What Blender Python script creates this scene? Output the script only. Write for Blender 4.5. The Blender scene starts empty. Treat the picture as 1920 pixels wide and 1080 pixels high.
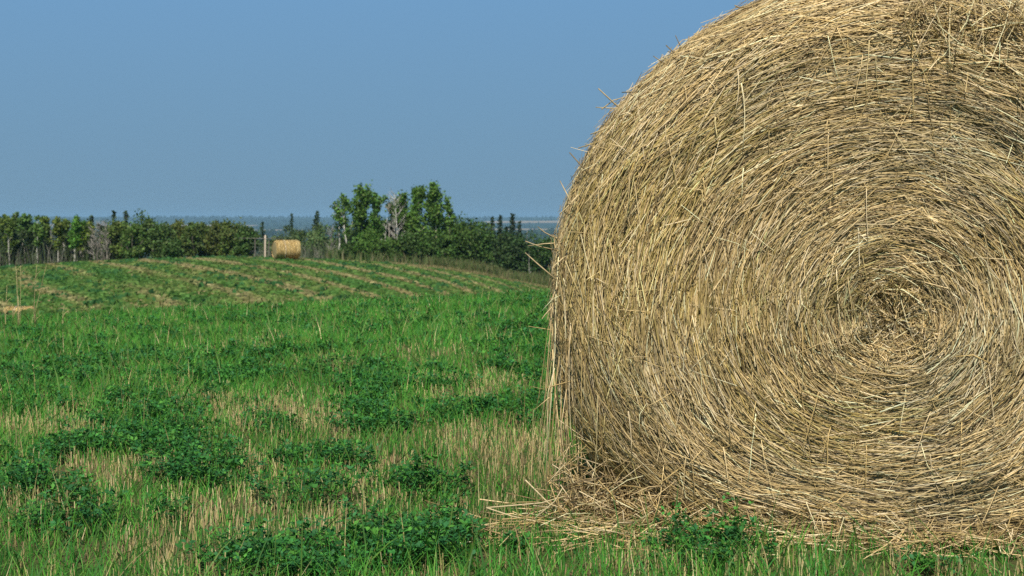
import bpy, math
import numpy as np
from mathutils import Matrix, Vector

# ---------------------------------------------------------------- camera, sky, sun, exposure
SC = bpy.context.scene
COL = SC.collection
PI = math.pi
EYE = 0.87
F = 2667.0                      # focal length in pixels of the 1920 wide photograph
PITCH = math.atan(130.0 / F)

cam = bpy.data.cameras.new('camera')
cam.lens = 50.0; cam.sensor_width = 36.0
cam.clip_start = 0.05; cam.clip_end = 40000.0
cam.dof.use_dof = True; cam.dof.focus_distance = 3.85; cam.dof.aperture_fstop = 11.0
camo = bpy.data.objects.new('camera', cam); COL.objects.link(camo)
camo.location = (0, 0, EYE); camo.rotation_euler = (PI / 2 - PITCH, 0, 0)
SC.camera = camo

SUN_EL = math.radians(47); SUN_AZ = math.radians(187)     # azimuth clockwise from +Y (the view direction)
sv = Vector((math.sin(SUN_AZ) * math.cos(SUN_EL), math.cos(SUN_AZ) * math.cos(SUN_EL), math.sin(SUN_EL)))
W = bpy.data.worlds.new('World'); SC.world = W; W.use_nodes = True
wn = W.node_tree.nodes; wl = W.node_tree.links
bg = wn['Background']
sky = wn.new('ShaderNodeTexSky'); sky.sky_type = 'NISHITA'; sky.sun_disc = False
sky.sun_elevation = SUN_EL; sky.sun_rotation = SUN_AZ
sky.air_density = 1.0; sky.dust_density = 0.3; sky.ozone_density = 4.0; sky.altitude = 600
tcw = wn.new('ShaderNodeTexCoord'); sp = wn.new('ShaderNodeSeparateXYZ'); wl.new(tcw.outputs['Generated'], sp.inputs[0])
low = wn.new('ShaderNodeValToRGB')                # smoky lower sky, the same all the way round the horizon
for e_, (q_, c_) in zip((low.color_ramp.elements[0], low.color_ramp.elements.new(.07), low.color_ramp.elements[-1]),
                        ((0.0, (.176, .304, .420)), (.07, (.170, .322, .486)), (.18, (.163, .345, .588)))):
    e_.position = q_; e_.color = (*c_, 1)
wl.new(sp.outputs['Z'], low.inputs['Fac'])
SKY = 0.075
sc_ = wn.new('ShaderNodeVectorMath'); sc_.operation = 'SCALE'; sc_.inputs['Scale'].default_value = 1.0 / SKY
wl.new(low.outputs['Color'], sc_.inputs[0])
mrw = wn.new('ShaderNodeMapRange'); mrw.interpolation_type = 'SMOOTHSTEP'
for k_, v_ in (('From Min', .15), ('From Max', .65), ('To Min', 0), ('To Max', 1)): mrw.inputs[k_].default_value = v_
wl.new(sp.outputs['Z'], mrw.inputs['Value'])
mxw = wn.new('ShaderNodeMix'); mxw.data_type = 'RGBA'
wl.new(mrw.outputs['Result'], mxw.inputs['Factor']); wl.new(sc_.outputs['Vector'], mxw.inputs['A']); wl.new(sky.outputs['Color'], mxw.inputs['B'])
wl.new(mxw.outputs['Result'], bg.inputs['Color'])
bg.inputs['Strength'].default_value = SKY
sl = bpy.data.lights.new('sun', 'SUN'); sl.energy = 5.0; sl.angle = math.radians(0.53); sl.color = (1.0, 0.94, 0.84)
so = bpy.data.objects.new('sun', sl); COL.objects.link(so)
so.rotation_euler = sv.to_track_quat('Z', 'Y').to_euler()
SC.view_settings.view_transform = 'Standard'; SC.view_settings.look = 'None'
SC.view_settings.exposure = 0.0; SC.view_settings.gamma = 1.0; SC.view_settings.use_curve_mapping = False
SC.render.engine = 'CYCLES'
cy = SC.cycles
cy.max_bounces = 6; cy.diffuse_bounces = 3; cy.glossy_bounces = 2; cy.transmission_bounces = 3
cy.volume_bounces = 0; cy.transparent_max_bounces = 4
cy.use_denoising = False; cy.use_adaptive_sampling = False; cy.denoiser = 'OPENIMAGEDENOISE'; cy.denoising_prefilter = 'ACCURATE'
SC.render.filter_size = 1.35 if hasattr(SC.render, 'filter_size') else 1.5

# ---------------------------------------------------------------- helpers
rng = np.random.default_rng(7)
R = lambda a, b, n=None: rng.uniform(a, b, n)

def nrm(v): return v / np.maximum(np.linalg.norm(v, axis=-1, keepdims=True), 1e-9)

def hash2(i, j, seed):
    n = (i.astype(np.int64) * 374761393 + j.astype(np.int64) * 668265263 + seed * 974634777) & 0x7fffffff
    n = ((n ^ (n >> 13)) * 1274126177) & 0x7fffffff
    n = (n ^ (n >> 16)) & 0xffff
    return n / 65535.0

def vnoise(u, v, seed=0):
    u = np.asarray(u, float); v = np.asarray(v, float)
    i = np.floor(u); j = np.floor(v); a = u - i; b = v - j
    a = a * a * (3 - 2 * a); b = b * b * (3 - 2 * b)
    h = lambda p, q: hash2(i + p, j + q, seed)
    return (h(0, 0) * (1 - a) + h(1, 0) * a) * (1 - b) + (h(0, 1) * (1 - a) + h(1, 1) * a) * b

def fbm(u, v, seed=0, o=3):
    s = 0; w = 1; t = 0
    for k in range(o):
        s = s + w * vnoise(u * 2 ** k, v * 2 ** k, seed + 17 * k); t += w; w *= .5
    return s / t

def sstep(a, b, x):
    t = np.clip((np.asarray(x, float) - a) / (b - a), 0, 1); return t * t * (3 - 2 * t)

def mesh_obj(name, V, faces, mat, parent=None, cols=None, smooth=False):
    """faces: list of int arrays (m,3) or (m,4)."""
    if not isinstance(faces, (list, tuple)): faces = [faces]
    V = np.ascontiguousarray(np.asarray(V, np.float32).reshape(-1, 3))
    me = bpy.data.meshes.new(name)
    loops = np.concatenate([f.reshape(-1) for f in faces]).astype(np.int32)
    tot = np.concatenate([np.full(len(f), f.shape[1], np.int32) for f in faces])
    st = np.concatenate([[0], np.cumsum(tot)[:-1]]).astype(np.int32)
    me.vertices.add(len(V)); me.vertices.foreach_set('co', V.reshape(-1))
    me.loops.add(len(loops)); me.loops.foreach_set('vertex_index', loops)
    me.polygons.add(len(tot)); me.polygons.foreach_set('loop_start', st); me.polygons.foreach_set('loop_total', tot)
    if smooth: me.polygons.foreach_set('use_smooth', np.ones(len(tot), bool))
    if cols is not None:
        a = me.attributes.new('col', 'FLOAT_COLOR', 'POINT')
        c = np.ones((len(V), 4), np.float32); c[:, :3] = np.clip(cols, 0, 1); a.data.foreach_set('color', c.reshape(-1))
    me.update(calc_edges=True)
    me.materials.append(mat)
    o = bpy.data.objects.new(name, me); COL.objects.link(o)
    if parent is not None: o.parent = parent
    return o

def tag(o, label=None, cat=None, group=None, kind=None):
    if label: o['label'] = label
    if cat: o['category'] = cat
    if group: o['group'] = group
    if kind: o['kind'] = kind
    return o

def empty(name, loc, label, cat, group=None):
    o = bpy.data.objects.new(name, None); COL.objects.link(o); o.location = loc
    o.empty_display_size = 0.1
    return tag(o, label, cat, group)

class Geo:
    """collects vertices, faces and colours for one mesh"""
    def __init__(s): s.V = []; s.F3 = []; s.F4 = []; s.C = []; s.n = 0
    def add(s, V, C, F3=None, F4=None):
        V = np.asarray(V, float).reshape(-1, 3); C = np.broadcast_to(np.asarray(C, float), V.shape)
        s.V.append(V); s.C.append(C)
        if F3 is not None: s.F3.append(np.asarray(F3).reshape(-1, 3) + s.n)
        if F4 is not None: s.F4.append(np.asarray(F4).reshape(-1, 4) + s.n)
        s.n += len(V)
    def build(s, name, mat, parent=None, smooth=False, off=None):
        V = np.concatenate(s.V)
        if off is not None: V = V - np.asarray(off)
        f = []
        if s.F3: f.append(np.concatenate(s.F3))
        if s.F4: f.append(np.concatenate(s.F4))
        return mesh_obj(name, V, f, mat, parent, np.concatenate(s.C), smooth)

def ribbons(g, P, Wd, S, col, N=None, fold=0.0, tip=False):
    """P (n,s,3) centre lines, Wd (n,s) widths, S (n,s,3) side vectors; fold>0 gives a raised middle (rounded) strip"""
    n, s, _ = P.shape
    h = Wd[..., None] * .5
    if fold > 0:
        Q = np.stack([P - S * h, P + N * (h * fold * 2), P + S * h], 2); k = 3
    else:
        Q = np.stack([P - S * h, P + S * h], 2); k = 2
    V = Q.reshape(-1, 3)
    last = s - 1 - (1 if tip else 0)
    base = (np.arange(n)[:, None, None] * s + np.arange(last)[None, :, None]) * k + np.arange(k - 1)[None, None, :]
    base = base.reshape(-1)
    F4 = np.stack([base, base + 1, base + k + 1, base + k], 1)
    F3 = None
    if tip:
        b = (np.arange(n) * s + s - 2) * k; F3 = np.stack([b, b + 1, b + 2], 1)
    C = np.repeat(col, s * k, 0) if col.ndim == 2 else np.repeat(col.reshape(-1, 3), k, 0)
    g.add(V, C, F3=F3, F4=F4)

def tube(g, P, r, col, sides=5, cap=True):
    P = np.asarray(P, float); m = len(P); r = np.broadcast_to(np.asarray(r, float), (m,))
    T = nrm(np.gradient(P, axis=0))
    ref = np.array([0.31, 0.17, 0.93]) if abs(T[0][2]) < .8 else np.array([0.9, .3, .1])
    A = nrm(np.cross(T, ref)); B = np.cross(T, A)
    a = np.arange(sides) * 2 * PI / sides
    V = P[:, None] + (A[:, None] * np.cos(a)[None, :, None] + B[:, None] * np.sin(a)[None, :, None]) * r[:, None, None]
    i = np.arange(m - 1)[:, None] * sides; j = np.arange(sides)[None]; k = (j + 1) % sides
    F4 = np.stack([i + j, i + k, i + sides + k, i + sides + j], -1).reshape(-1, 4)
    F3 = None
    if cap:
        e = (m - 1) * sides
        F3 = [[e, e + q, e + q + 1] for q in range(1, sides - 1)]
        F3 += [[0, q + 1, q] for q in range(1, sides - 1)]
    g.add(V.reshape(-1, 3), col, F3=F3, F4=F4)

def leaves(g, C, size, col, elong=1.3, up=0.0):
    """leaf shaped folded faces at centres C"""
    n = len(C)
    d = nrm(rng.normal(size=(n, 3)) + np.array([0, 0, up])); q = nrm(np.cross(d, rng.normal(size=(n, 3)))); nn = np.cross(d, q)
    s = np.broadcast_to(size, (n,))[:, None]
    V = np.stack([C - d * s * .5 * elong, C + q * s * .5 + nn * s * .12, C + d * s * .5 * elong, C - q * s * .5 + nn * s * .12], 1)
    b = np.arange(n) * 4
    F3 = np.concatenate([np.stack([b, b + 1, b + 2], 1), np.stack([b, b + 2, b + 3], 1)])
    g.add(V.reshape(-1, 3), np.repeat(col, 4, 0), F3=F3)

def ray(px, py):
    u = (np.asarray(px, float) - 960) / F; v = (np.asarray(py, float) - 540) / F
    dy = math.cos(PITCH) - v * math.sin(PITCH); dz = -math.sin(PITCH) - v * math.cos(PITCH)
    return u / dy, dz / dy                       # x and z per metre of Y

def at(px, py, Y):
    a, b = ray(px, py); return np.array([a * Y, Y, EYE + b * Y])

def project(x, y, z):
    zz = z - EYE
    d = y * math.cos(PITCH) - zz * math.sin(PITCH); h = y * math.sin(PITCH) + zz * math.cos(PITCH)
    return 960 + F * x / d, 540 - F * h / d

# ---------------------------------------------------------------- materials
def attr_mat(name, rough=0.8, transl=0.0, spec=0.2, vary=0.25, scale=40.0, tcol=(1.0, 1.0, 0.6)):
    m = bpy.data.materials.new(name); m.use_nodes = True
    nt = m.node_tree; N = nt.nodes; L = nt.links
    p = N['Principled BSDF']; out = N['Material Output']
    at_ = N.new('ShaderNodeAttribute'); at_.attribute_name = 'col'
    tc = N.new('ShaderNodeTexCoord')
    nz = N.new('ShaderNodeTexNoise'); nz.inputs['Scale'].default_value = scale; nz.inputs['Detail'].default_value = 3
    L.new(tc.outputs['Object'], nz.inputs['Vector'])
    mr = N.new('ShaderNodeMapRange'); mr.inputs['From Min'].default_value = .25; mr.inputs['From Max'].default_value = .75
    mr.inputs['To Min'].default_value = 1 - vary; mr.inputs['To Max'].default_value = 1 + vary
    L.new(nz.outputs['Fac'], mr.inputs['Value'])
    vm = N.new('ShaderNodeVectorMath'); vm.operation = 'SCALE'
    L.new(at_.outputs['Color'], vm.inputs[0]); L.new(mr.outputs['Result'], vm.inputs['Scale'])
    L.new(vm.outputs['Vector'], p.inputs['Base Color'])
    p.inputs['Roughness'].default_value = rough; p.inputs['Specular IOR Level'].default_value = spec
    if transl > 0:
        t = N.new('ShaderNodeBsdfTranslucent'); mx = N.new('ShaderNodeMixShader'); mx.inputs['Fac'].default_value = transl
        mu = N.new('ShaderNodeVectorMath'); mu.operation = 'MULTIPLY'; mu.inputs[1].default_value = tcol
        L.new(vm.outputs['Vector'], mu.inputs[0]); L.new(mu.outputs['Vector'], t.inputs['Color'])
        L.new(p.outputs['BSDF'], mx.inputs[1]); L.new(t.outputs['BSDF'], mx.inputs[2]); L.new(mx.outputs['Shader'], out.inputs['Surface'])
    return m

M_straw = attr_mat('straw', 0.55, 0.0, 0.35, 0.22, 60)
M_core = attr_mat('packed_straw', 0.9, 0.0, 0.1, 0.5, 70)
M_grass = attr_mat('grass_blade', 0.55, 0.30, 0.18, 0.2, 30)
M_stub = attr_mat('stubble', 0.7, 0.12, 0.2, 0.2, 40)
M_leaf = attr_mat('alfalfa_leaf', 0.6, 0.25, 0.14, 0.2, 50)
M_tree = attr_mat('tree_leaf', 0.6, 0.30, 0.25, 0.25, 2.5)
M_bark = attr_mat('bark', 0.85, 0.0, 0.15, 0.4, 6)
M_hill = attr_mat('hill_grass', 0.7, 0.2, 0.2, 0.2, 3)
M_wood = attr_mat('weathered_wood', 0.85, 0.0, 0.15, 0.25, 12)
M_far = attr_mat('far_foliage', 0.8, 0.1, 0.1, 0.3, .05)
M_farbale = attr_mat('far_bale_straw', 0.8, 0.0, 0.15, 0.3, 9)

# ---------------------------------------------------------------- terrain
_pxs = np.array([-900, -300, 0, 100, 200, 300, 450, 600, 700, 780, 860, 940, 1030, 1150, 1400, 2200])
_pys = np.array([552, 522, 503, 497, 491, 487, 483.5, 488, 492.5, 499, 509, 523, 541, 556, 566, 560])
_ux = np.linspace(-900, 2200, 400)
_uy = np.interp(_ux, _pxs, _pys)
_k = np.exp(-np.linspace(-2, 2, 15) ** 2); _k /= _k.sum()
_uy = np.convolve(np.pad(_uy, 7, mode='edge'), _k, 'valid')
YC = 115.0
_cx = (_ux - 960) / F * YC
_cz = EYE + ray(960, _uy)[1] * YC

def H(x, y):
    x = np.asarray(x, float); y = np.asarray(y, float)
    # near knoll
    tilt = (0.047 * np.clip(x, -30, 30) + 0.03) * sstep(3.5, 12, y)
    d = np.maximum(y - 13.5, 0)
    zf = tilt - .0105 * d * d * (1 / (1 + .004 * d * d)) - .00 * y
    zf = zf - np.maximum(y - 40, 0) * .05
    zf = zf + .018 * (fbm(x * .9 + 40, y * .9, 5) - .5) * sstep(1, 3, y)
    # the hill beyond the dip
    zc = np.interp(x * YC / np.maximum(y, 60), _cx, _cz)
    e = y - YC
    zh = zc - np.where(e < 0, .00030 * e * e, .0022 * e * e / (1 + .02 * np.maximum(e, 0)))
    zh = zh + .10 * (fbm(x * .12 + 7, y * .12, 9) - .5)
    # smooth maximum of the two
    w = .35
    hh = np.clip(.5 + .5 * (zf - zh) / w, 0, 1)
    z = zh * (1 - hh) + zf * hh + w * hh * (1 - hh)
    z = np.where(y < 30, np.where(zf > zh + w, zf, z), z)
    # far plain and ridge
    r = np.hypot(x, y)
    far = -6 - 24 * sstep(150, 800, r) + 47 * sstep(4200, 8200, r) * (.80 + .2 * vnoise(x / 2600, y / 9000, 3))
    m = sstep(150, 320, r)
    z = z * (1 - m) + far * m
    return z

def ground_at(px, py):
    a, b = ray(px, py); Y = 3.0 * np.ones_like(np.asarray(a, float))
    lo = np.full_like(Y, 1.5); hi = np.full_like(Y, 20.)
    for _ in range(40):
        mid = (lo + hi) / 2; below = EYE + b * mid < H(a * mid, mid)
        hi = np.where(below, mid, hi); lo = np.where(below, lo, mid)
    return a * hi, hi

# one sheet: fan around the camera out past the horizon
ra = np.concatenate([[0.0], np.geomspace(.6, 2.6, 8), np.linspace(2.9, 30, 90), np.linspace(31, 180, 100), np.geomspace(184, 1500, 36), np.geomspace(1560, 9000, 50)])
an = np.concatenate([np.linspace(-32, 32, 129), np.linspace(36, 324, 37)]); an = np.radians(an)
RR, AA = np.meshgrid(ra[1:], an, indexing='ij')
gx = RR * np.sin(AA); gy = RR * np.cos(AA)
gz = np.where(gy > 0, H(gx, np.maximum(gy, 0)), H(gx * 0, RR * 0) * 0)
back = sstep(0, 4, gy)
gz = np.where(RR > 200, H(gx, np.abs(gy) + 0 * gx), gz * back)
V = np.concatenate([[[0, 0, 0]], np.stack([gx, gy, gz], -1).reshape(-1, 3)])
na = len(an); nr = len(ra) - 1
i = np.arange(nr - 1)[:, None] * na; j = np.arange(na)[None]; k = (j + 1) % na
F4 = (np.stack([i + j, i + na + j, i + na + k, i + k], -1).reshape(-1, 4) + 1)[:, ::-1]
F3 = np.stack([np.zeros(na, int), np.arange(na) + 1, (np.arange(na) + 1) % na + 1], 1)[:, ::-1]

def ground_material():
    m = bpy.data.materials.new('field_ground'); m.use_nodes = True
    nt = m.node_tree; N = nt.nodes; L = nt.links; p = N['Principled BSDF']
    p.inputs['Roughness'].default_value = .95; p.inputs['Specular IOR Level'].default_value = .1
    geo = N.new('ShaderNodeNewGeometry'); sep = N.new('ShaderNodeSeparateXYZ'); L.new(geo.outputs['Position'], sep.inputs[0])
    def noise(scale, detail=4, rough=.6, vec=None, dist=0):
        n = N.new('ShaderNodeTexNoise'); n.inputs['Scale'].default_value = scale; n.inputs['Detail'].default_value = detail
        n.inputs['Roughness'].default_value = rough; n.inputs['Distortion'].default_value = dist
        L.new(vec or geo.outputs['Position'], n.inputs['Vector']); return n.outputs['Fac']
    def ramp(fac, stops):
        r = N.new('ShaderNodeValToRGB'); e = r.color_ramp.elements
        while len(e) < len(stops): e.new(.5)
        for el, (q, c) in zip(e, stops): el.position = q; el.color = (*c, 1)
        L.new(fac, r.inputs['Fac']); return r.outputs['Color']
    def rng_(v, a, b, c=0, d=1):
        n = N.new('ShaderNodeMapRange'); n.inputs['From Min'].default_value = a; n.inputs['From Max'].default_value = b
        n.inputs['To Min'].default_value = c; n.inputs['To Max'].default_value = d; L.new(v, n.inputs['Value']); return n.outputs['Result']
    def mix(f, a, b):
        n = N.new('ShaderNodeMix'); n.data_type = 'RGBA'; L.new(f, n.inputs['Factor']); L.new(a, n.inputs['A']); L.new(b, n.inputs['B']); return n.outputs['Result']
    def math_(op, a, b=None, v=None):
        n = N.new('ShaderNodeMath'); n.operation = op; L.new(a, n.inputs[0])
        if b is not None: L.new(b, n.inputs[1])
        if v is not None: n.inputs[1].default_value = v
        return n.outputs[0]
    near = ramp(noise(55, 5, .7), [(.3, (.05, .042, .018)), (.5, (.13, .11, .048)), (.7, (.26, .21, .10))])
    moss = ramp(noise(38, 4), [(.35, (.03, .075, .016)), (.65, (.07, .15, .03))])
    near = mix(rng_(noise(5, 3), .4, .6), near, moss)
    # mown hill: swaths of green and tan
    a = math_('MULTIPLY', sep.outputs['X'], v=.917); b = math_('MULTIPLY', sep.outputs['Y'], v=.40)
    q = math_('ADD', a, b); wob = math_('MULTIPLY', noise(.07, 2), v=2.2); q = math_('ADD', q, wob)
    st = math_('SINE', math_('MULTIPLY', q, v=2 * PI / 3.7))
    st = math_('MULTIPLY', rng_(st, .25, 1, 0, 1), v=.42)
    al = math_('SUBTRACT', math_('MULTIPLY', sep.outputs['Y'], v=.917), math_('MULTIPLY', sep.outputs['X'], v=.40))
    cb = N.new('ShaderNodeCombineXYZ'); L.new(math_('MULTIPLY', q, v=.75), cb.inputs[0]); L.new(math_('MULTIPLY', al, v=.11), cb.inputs[1])
    fac = math_('ADD', math_('ADD', noise(1.0, 5, .65, cb.outputs[0]), math_('MULTIPLY', noise(.06, 2), v=.5)), st)
    hill = ramp(rng_(fac, .5, 1.15), [(.15, (.042, .130, .022)), (.42, (.085, .175, .032)), (.60, (.16, .19, .055)), (.85, (.30, .24, .11))])
    far = ramp(noise(.0022, 5, .6), [(.35, (.022, .045, .024)), (.55, (.035, .065, .03)), (.7, (.08, .10, .045))])
    col = mix(rng_(sep.outputs['Y'], 20, 36), near, hill)
    col = mix(rng_(sep.outputs['Y'], 128, 150), col, far)
    L.new(col, p.inputs['Base Color'])
    bmp = N.new('ShaderNodeBump'); bmp.inputs['Strength'].default_value = .6; bmp.inputs['Distance'].default_value = .03
    L.new(noise(60, 5, .7), bmp.inputs['Height']); L.new(bmp.outputs['Normal'], p.inputs['Normal'])
    return m
ground = mesh_obj('ground', V, [F3, F4], ground_material(), smooth=True); tag(ground, kind='structure')

# pale far fields lying on the plain
def sheet(name, x0, x1, y0, y1, col, nx=40, ny=10, lift=1.2):
    X, Y = np.meshgrid(np.linspace(x0, x1, nx), np.linspace(y0, y1, ny), indexing='ij')
    Y = Y + (vnoise(X / 300, X * 0, int(y0)) - .5) * (y1 - y0) * .5
    Z = H(X, Y) + lift
    n = np.arange((nx - 1))[:, None] * ny + np.arange(ny - 1)[None]
    n = n.reshape(-1); f = np.stack([n, n + ny, n + ny + 1, n + 1], 1)
    o = mesh_obj(name, np.stack([X, Y, Z], -1), f, M_far, None, np.tile(np.array([col]), (nx * ny, 1)))
    return tag(o, kind='structure')
sheet('far_field', -120, 900, 5650, 6150, (.42, .33, .20))
sheet('far_field', -330, 900, 3700, 4150, (.45, .36, .22))
sheet('far_field', -1750, -900, 4700, 5250, (.40, .32, .20))
sheet('far_field', -900, -480, 3500, 3900, (.38, .31, .20))
sheet('far_field', -1500, -1100, 3300, 3600, (.36, .31, .20))

# far woods: thousands of tiny crowns in belts between the fields
def far_woods():
    g = Geo(); n = 8500
    y = np.exp(R(math.log(750), math.log(8300), n)); x = R(-.45, .25, n) * y
    keep = (fbm(x / 420 + 3, y / 520, 21) > .46 - .12 * sstep(5000, 7500, y)) | (y < 700)
    for (a, b, c, d) in ((-120, 900, 5600, 6200), (-330, 900, 3650, 4200), (-1750, -900, 4650, 5300), (-900, -480, 3450, 3950), (-1500, -1100, 3250, 3650)):
        keep &= ~((x > a) & (x < b) & (y > c) & (y < d))
    x = x[keep]; y = y[keep]; n = len(x); z = H(x, y)
    h = R(6, 12, n); w = h * R(.25, .5, n)
    base = np.array([.030, .055, .028]) * R(.6, 1.4, (n, 1)) * np.array([1, 1, 1])
    ks = 4; a = np.arange(ks) * 2 * PI / ks
    ring = lambda f, zz: np.stack([x[:, None] + np.cos(a + f) * (w * f)[:, None] * R(.7, 1.2, (n, ks)) if False else x[:, None] + np.cos(a) * (w * f)[:, None] * R(.7, 1.25, (n, ks)),
                                   y[:, None] + np.sin(a) * (w * f)[:, None] * R(.7, 1.25, (n, ks)), np.repeat((z + h * zz)[:, None], ks, 1) + R(-.6, .6, (n, ks))], -1)
    V = np.concatenate([ring(.75, -.05), ring(1.0, .45), ring(.5, .85), np.stack([x, y, z + h], -1)[:, None]], 1)
    per = 3 * ks + 1; b = np.arange(n)[:, None] * per; jj = np.arange(ks)[None]; kk = (jj + 1) % ks
    F4 = np.concatenate([np.stack([b + o + jj, b + o + kk, b + o + ks + kk, b + o + ks + jj], -1).reshape(-1, 4) for o in (0, ks)])
    F3 = np.stack([b + 2 * ks + jj, b + 2 * ks + kk, np.repeat(b + 3 * ks, ks, 1)], -1).reshape(-1, 3)
    g.add(V.reshape(-1, 3), np.repeat(base, per, 0), F3=F3, F4=F4)
    tag(g.build('far_woods', M_far), kind='stuff')
far_woods()

# haze: one closed box round everything
def haze():
    x = 9600.; z0 = -36.; z1 = 34.
    V = np.array([[a, b, c] for a in (-x, x) for b in (-x, x) for c in (z0, z1)], float)
    f = np.array([[0, 1, 3, 2], [4, 6, 7, 5], [0, 4, 5, 1], [2, 3, 7, 6], [0, 2, 6, 4], [1, 5, 7, 3]])
    m = bpy.data.materials.new('haze'); m.use_nodes = True; N = m.node_tree.nodes
    for n in list(N): N.remove(n)
    out = N.new('ShaderNodeOutputMaterial'); pv = N.new('ShaderNodeVolumePrincipled')
    pv.inputs['Color'].default_value = (.42, .74, 1.0, 1); pv.inputs['Density'].default_value = 1.15e-4
    pv.inputs['Anisotropy'].default_value = 0.0
    m.node_tree.links.new(pv.outputs['Volume'], out.inputs['Volume'])
    tag(mesh_obj('haze', V, f, m), kind='stuff')
haze()

# ---------------------------------------------------------------- trees
def limb_curve(p, d, L, n=5, bend=.25, lift=.2):
    P = [np.array(p, float)]; d = nrm(np.array(d, float))
    for k in range(n):
        d = nrm(d + rng.normal(size=3) * bend * .5 + np.array([0, 0, lift * .3])); P.append(P[-1] + d * L / n)
    return np.array(P)

def make_tree(kind, h, w, tint=(1, 1, 1), trunk_col=None, dens=1.0):
    """returns (trunk Geo, crown Geo or None), base at the origin"""
    T = Geo(); C = Geo(); tint = np.array(tint, float)
    def foliage(cs, rad, n, size, base, flat=.8):
        for c, r_ in zip(cs, rad):
            m = max(4, int(n * dens * R(.7, 1.3)))
            p = c + rng.normal(size=(m, 3)) * r_ * np.array([1, 1, flat]) * .5
            b = base * tint * R(.75, 1.3) * R(.7, 1.3, (m, 1)) * (1 + rng.normal(size=(m, 3)) * .08)
            leaves(C, p, R(.7, 1.25, m) * size, b)
    if kind == 'aspen':
        col = np.array(trunk_col or (.42, .39, .33))
        n = 7; P = np.zeros((n, 3)); P[:, 2] = np.linspace(-.3, h * .97, n)
        P[:, :2] = np.cumsum(rng.normal(size=(n, 2)) * h * .012, 0)
        tube(T, P, np.linspace(.10, .025, n) * h / 7, col, 6)
        cs = []; rad = []
        for k in range(int(15 + 7 * dens)):
            t = R(.24, .90) ** .9; b = np.array([np.interp(t * h, P[:, 2], P[:, q]) for q in range(3)])
            az = R(0, 2 * PI) if t > .52 else R(.15, PI - .15); L = min(w * R(.25, 1.0) * (1.25 - t * .6), (1.0 - t) * h * 1.1 + .3)
            B = limb_curve(b, [math.cos(az), math.sin(az), R(.8, 2.0)], L, 4)
            tube(T, B, np.linspace(.03, .01, 5) * h / 7, col * .9, 4)
            for q in (2, 3, 4):
                if rng.random() < min(1, .5 + .2 * dens) * (1 if t > .40 else .6): cs.append(B[q] + rng.normal(size=3) * .12); rad.append(min(w, 1.9) * R(.13, .25))
        cs += [P[-1], P[-2], P[-2] - [0, 0, .4]]; rad += [min(w, 1.9) * .18, min(w, 1.9) * .26, min(w, 1.9) * .28]
        foliage(cs, rad, 34, .19, np.array([.098, .172, .038]), 1.25)
    elif kind == 'bush':
        col = np.array(trunk_col or (.16, .14, .11))
        cs = []; rad = []
        for k in range(5):
            az = R(0, 2 * PI); B = limb_curve([R(-.2, .2), R(-.2, .2), -.3], [math.cos(az) * .4, math.sin(az) * .4, 1], h * R(.6, .85), 5)
            tube(T, B, np.linspace(.09, .02, 6), col, 5)
        for k in range(int(44 * max(1, w / 3))):
            th = R(0, 2 * PI); s = R(-.95, 1); rr = R(.62, 1.0)
            c = np.array([math.cos(th) * math.sqrt(1 - s * s * .9) * w * .5 * rr, math.sin(th) * math.sqrt(1 - s * s * .9) * w * .5 * rr, h * (.5 + .46 * s * rr)])
            c[2] += h * .06 * math.sin(th * 3); cs.append(c); rad.append(R(.45, .85) * min(1.0, w / 3))
        foliage(cs, rad, 74, .19, np.array([.078, .132, .034]))
    elif kind == 'spruce':
        tube(T, [[0, 0, -.3], [.02, 0, h * .5], [0, 0, h]], [.11, .06, .012], (.13, .11, .09), 5)
        lv = int(h * 3.2)
        for k in range(lv):
            t = (k + .5) / lv; rr = w * 1.05 * (1 - t) ** .85 * (.8 + .35 * (k % 2)) + .04
            for q in range(7):
                az = R(0, 2 * PI); L = rr * R(.7, 1.15); m = max(3, int(L * 14 * dens))
                s = R(.1, 1, m)[:, None]
                p = np.array([0, 0, .08 * h + t * h * .93]) + np.array([math.cos(az), math.sin(az), -.28]) * L * s + rng.normal(size=(m, 3)) * .07
                leaves(C, p, R(.13, .24, m), np.array([.042, .075, .040]) * tint * R(.65, 1.35, (m, 1)), 1.8)
    elif kind == 'bare':
        col = np.array(trunk_col or (.34, .31, .27))
        P = limb_curve([0, 0, -.3], [R(-.06, .06), R(-.06, .06), 1], h * .97, 7, .08, .3)
        tube(T, P, np.linspace(.085, .015, 8) * h / 7, col, 6)
        for k in range(int(22 * dens)):
            t = R(.25, .97); b = np.array([np.interp(t, np.linspace(0, 1, 8), P[:, q]) for q in range(3)])
            az = R(0, 2 * PI); B = limb_curve(b, [math.cos(az), math.sin(az), R(.7, 1.8)], w * R(.35, .8) * (1.2 - .6 * t), 4, .35)
            tube(T, B, np.linspace(.026, .007, 5), col * R(.8, 1.1), 3)
            for s in range(3):
                b2 = B[int(R(1, 4))]; B2 = limb_curve(b2, [math.cos(az + R(-1, 1)), math.sin(az + R(-1, 1)), R(.6, 1.6)], w * R(.15, .4), 3, .4)
                tube(T, B2, np.linspace(.014, .005, 4), col * R(.8, 1.1), 3, False)
        C = None
    return T, C

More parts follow.
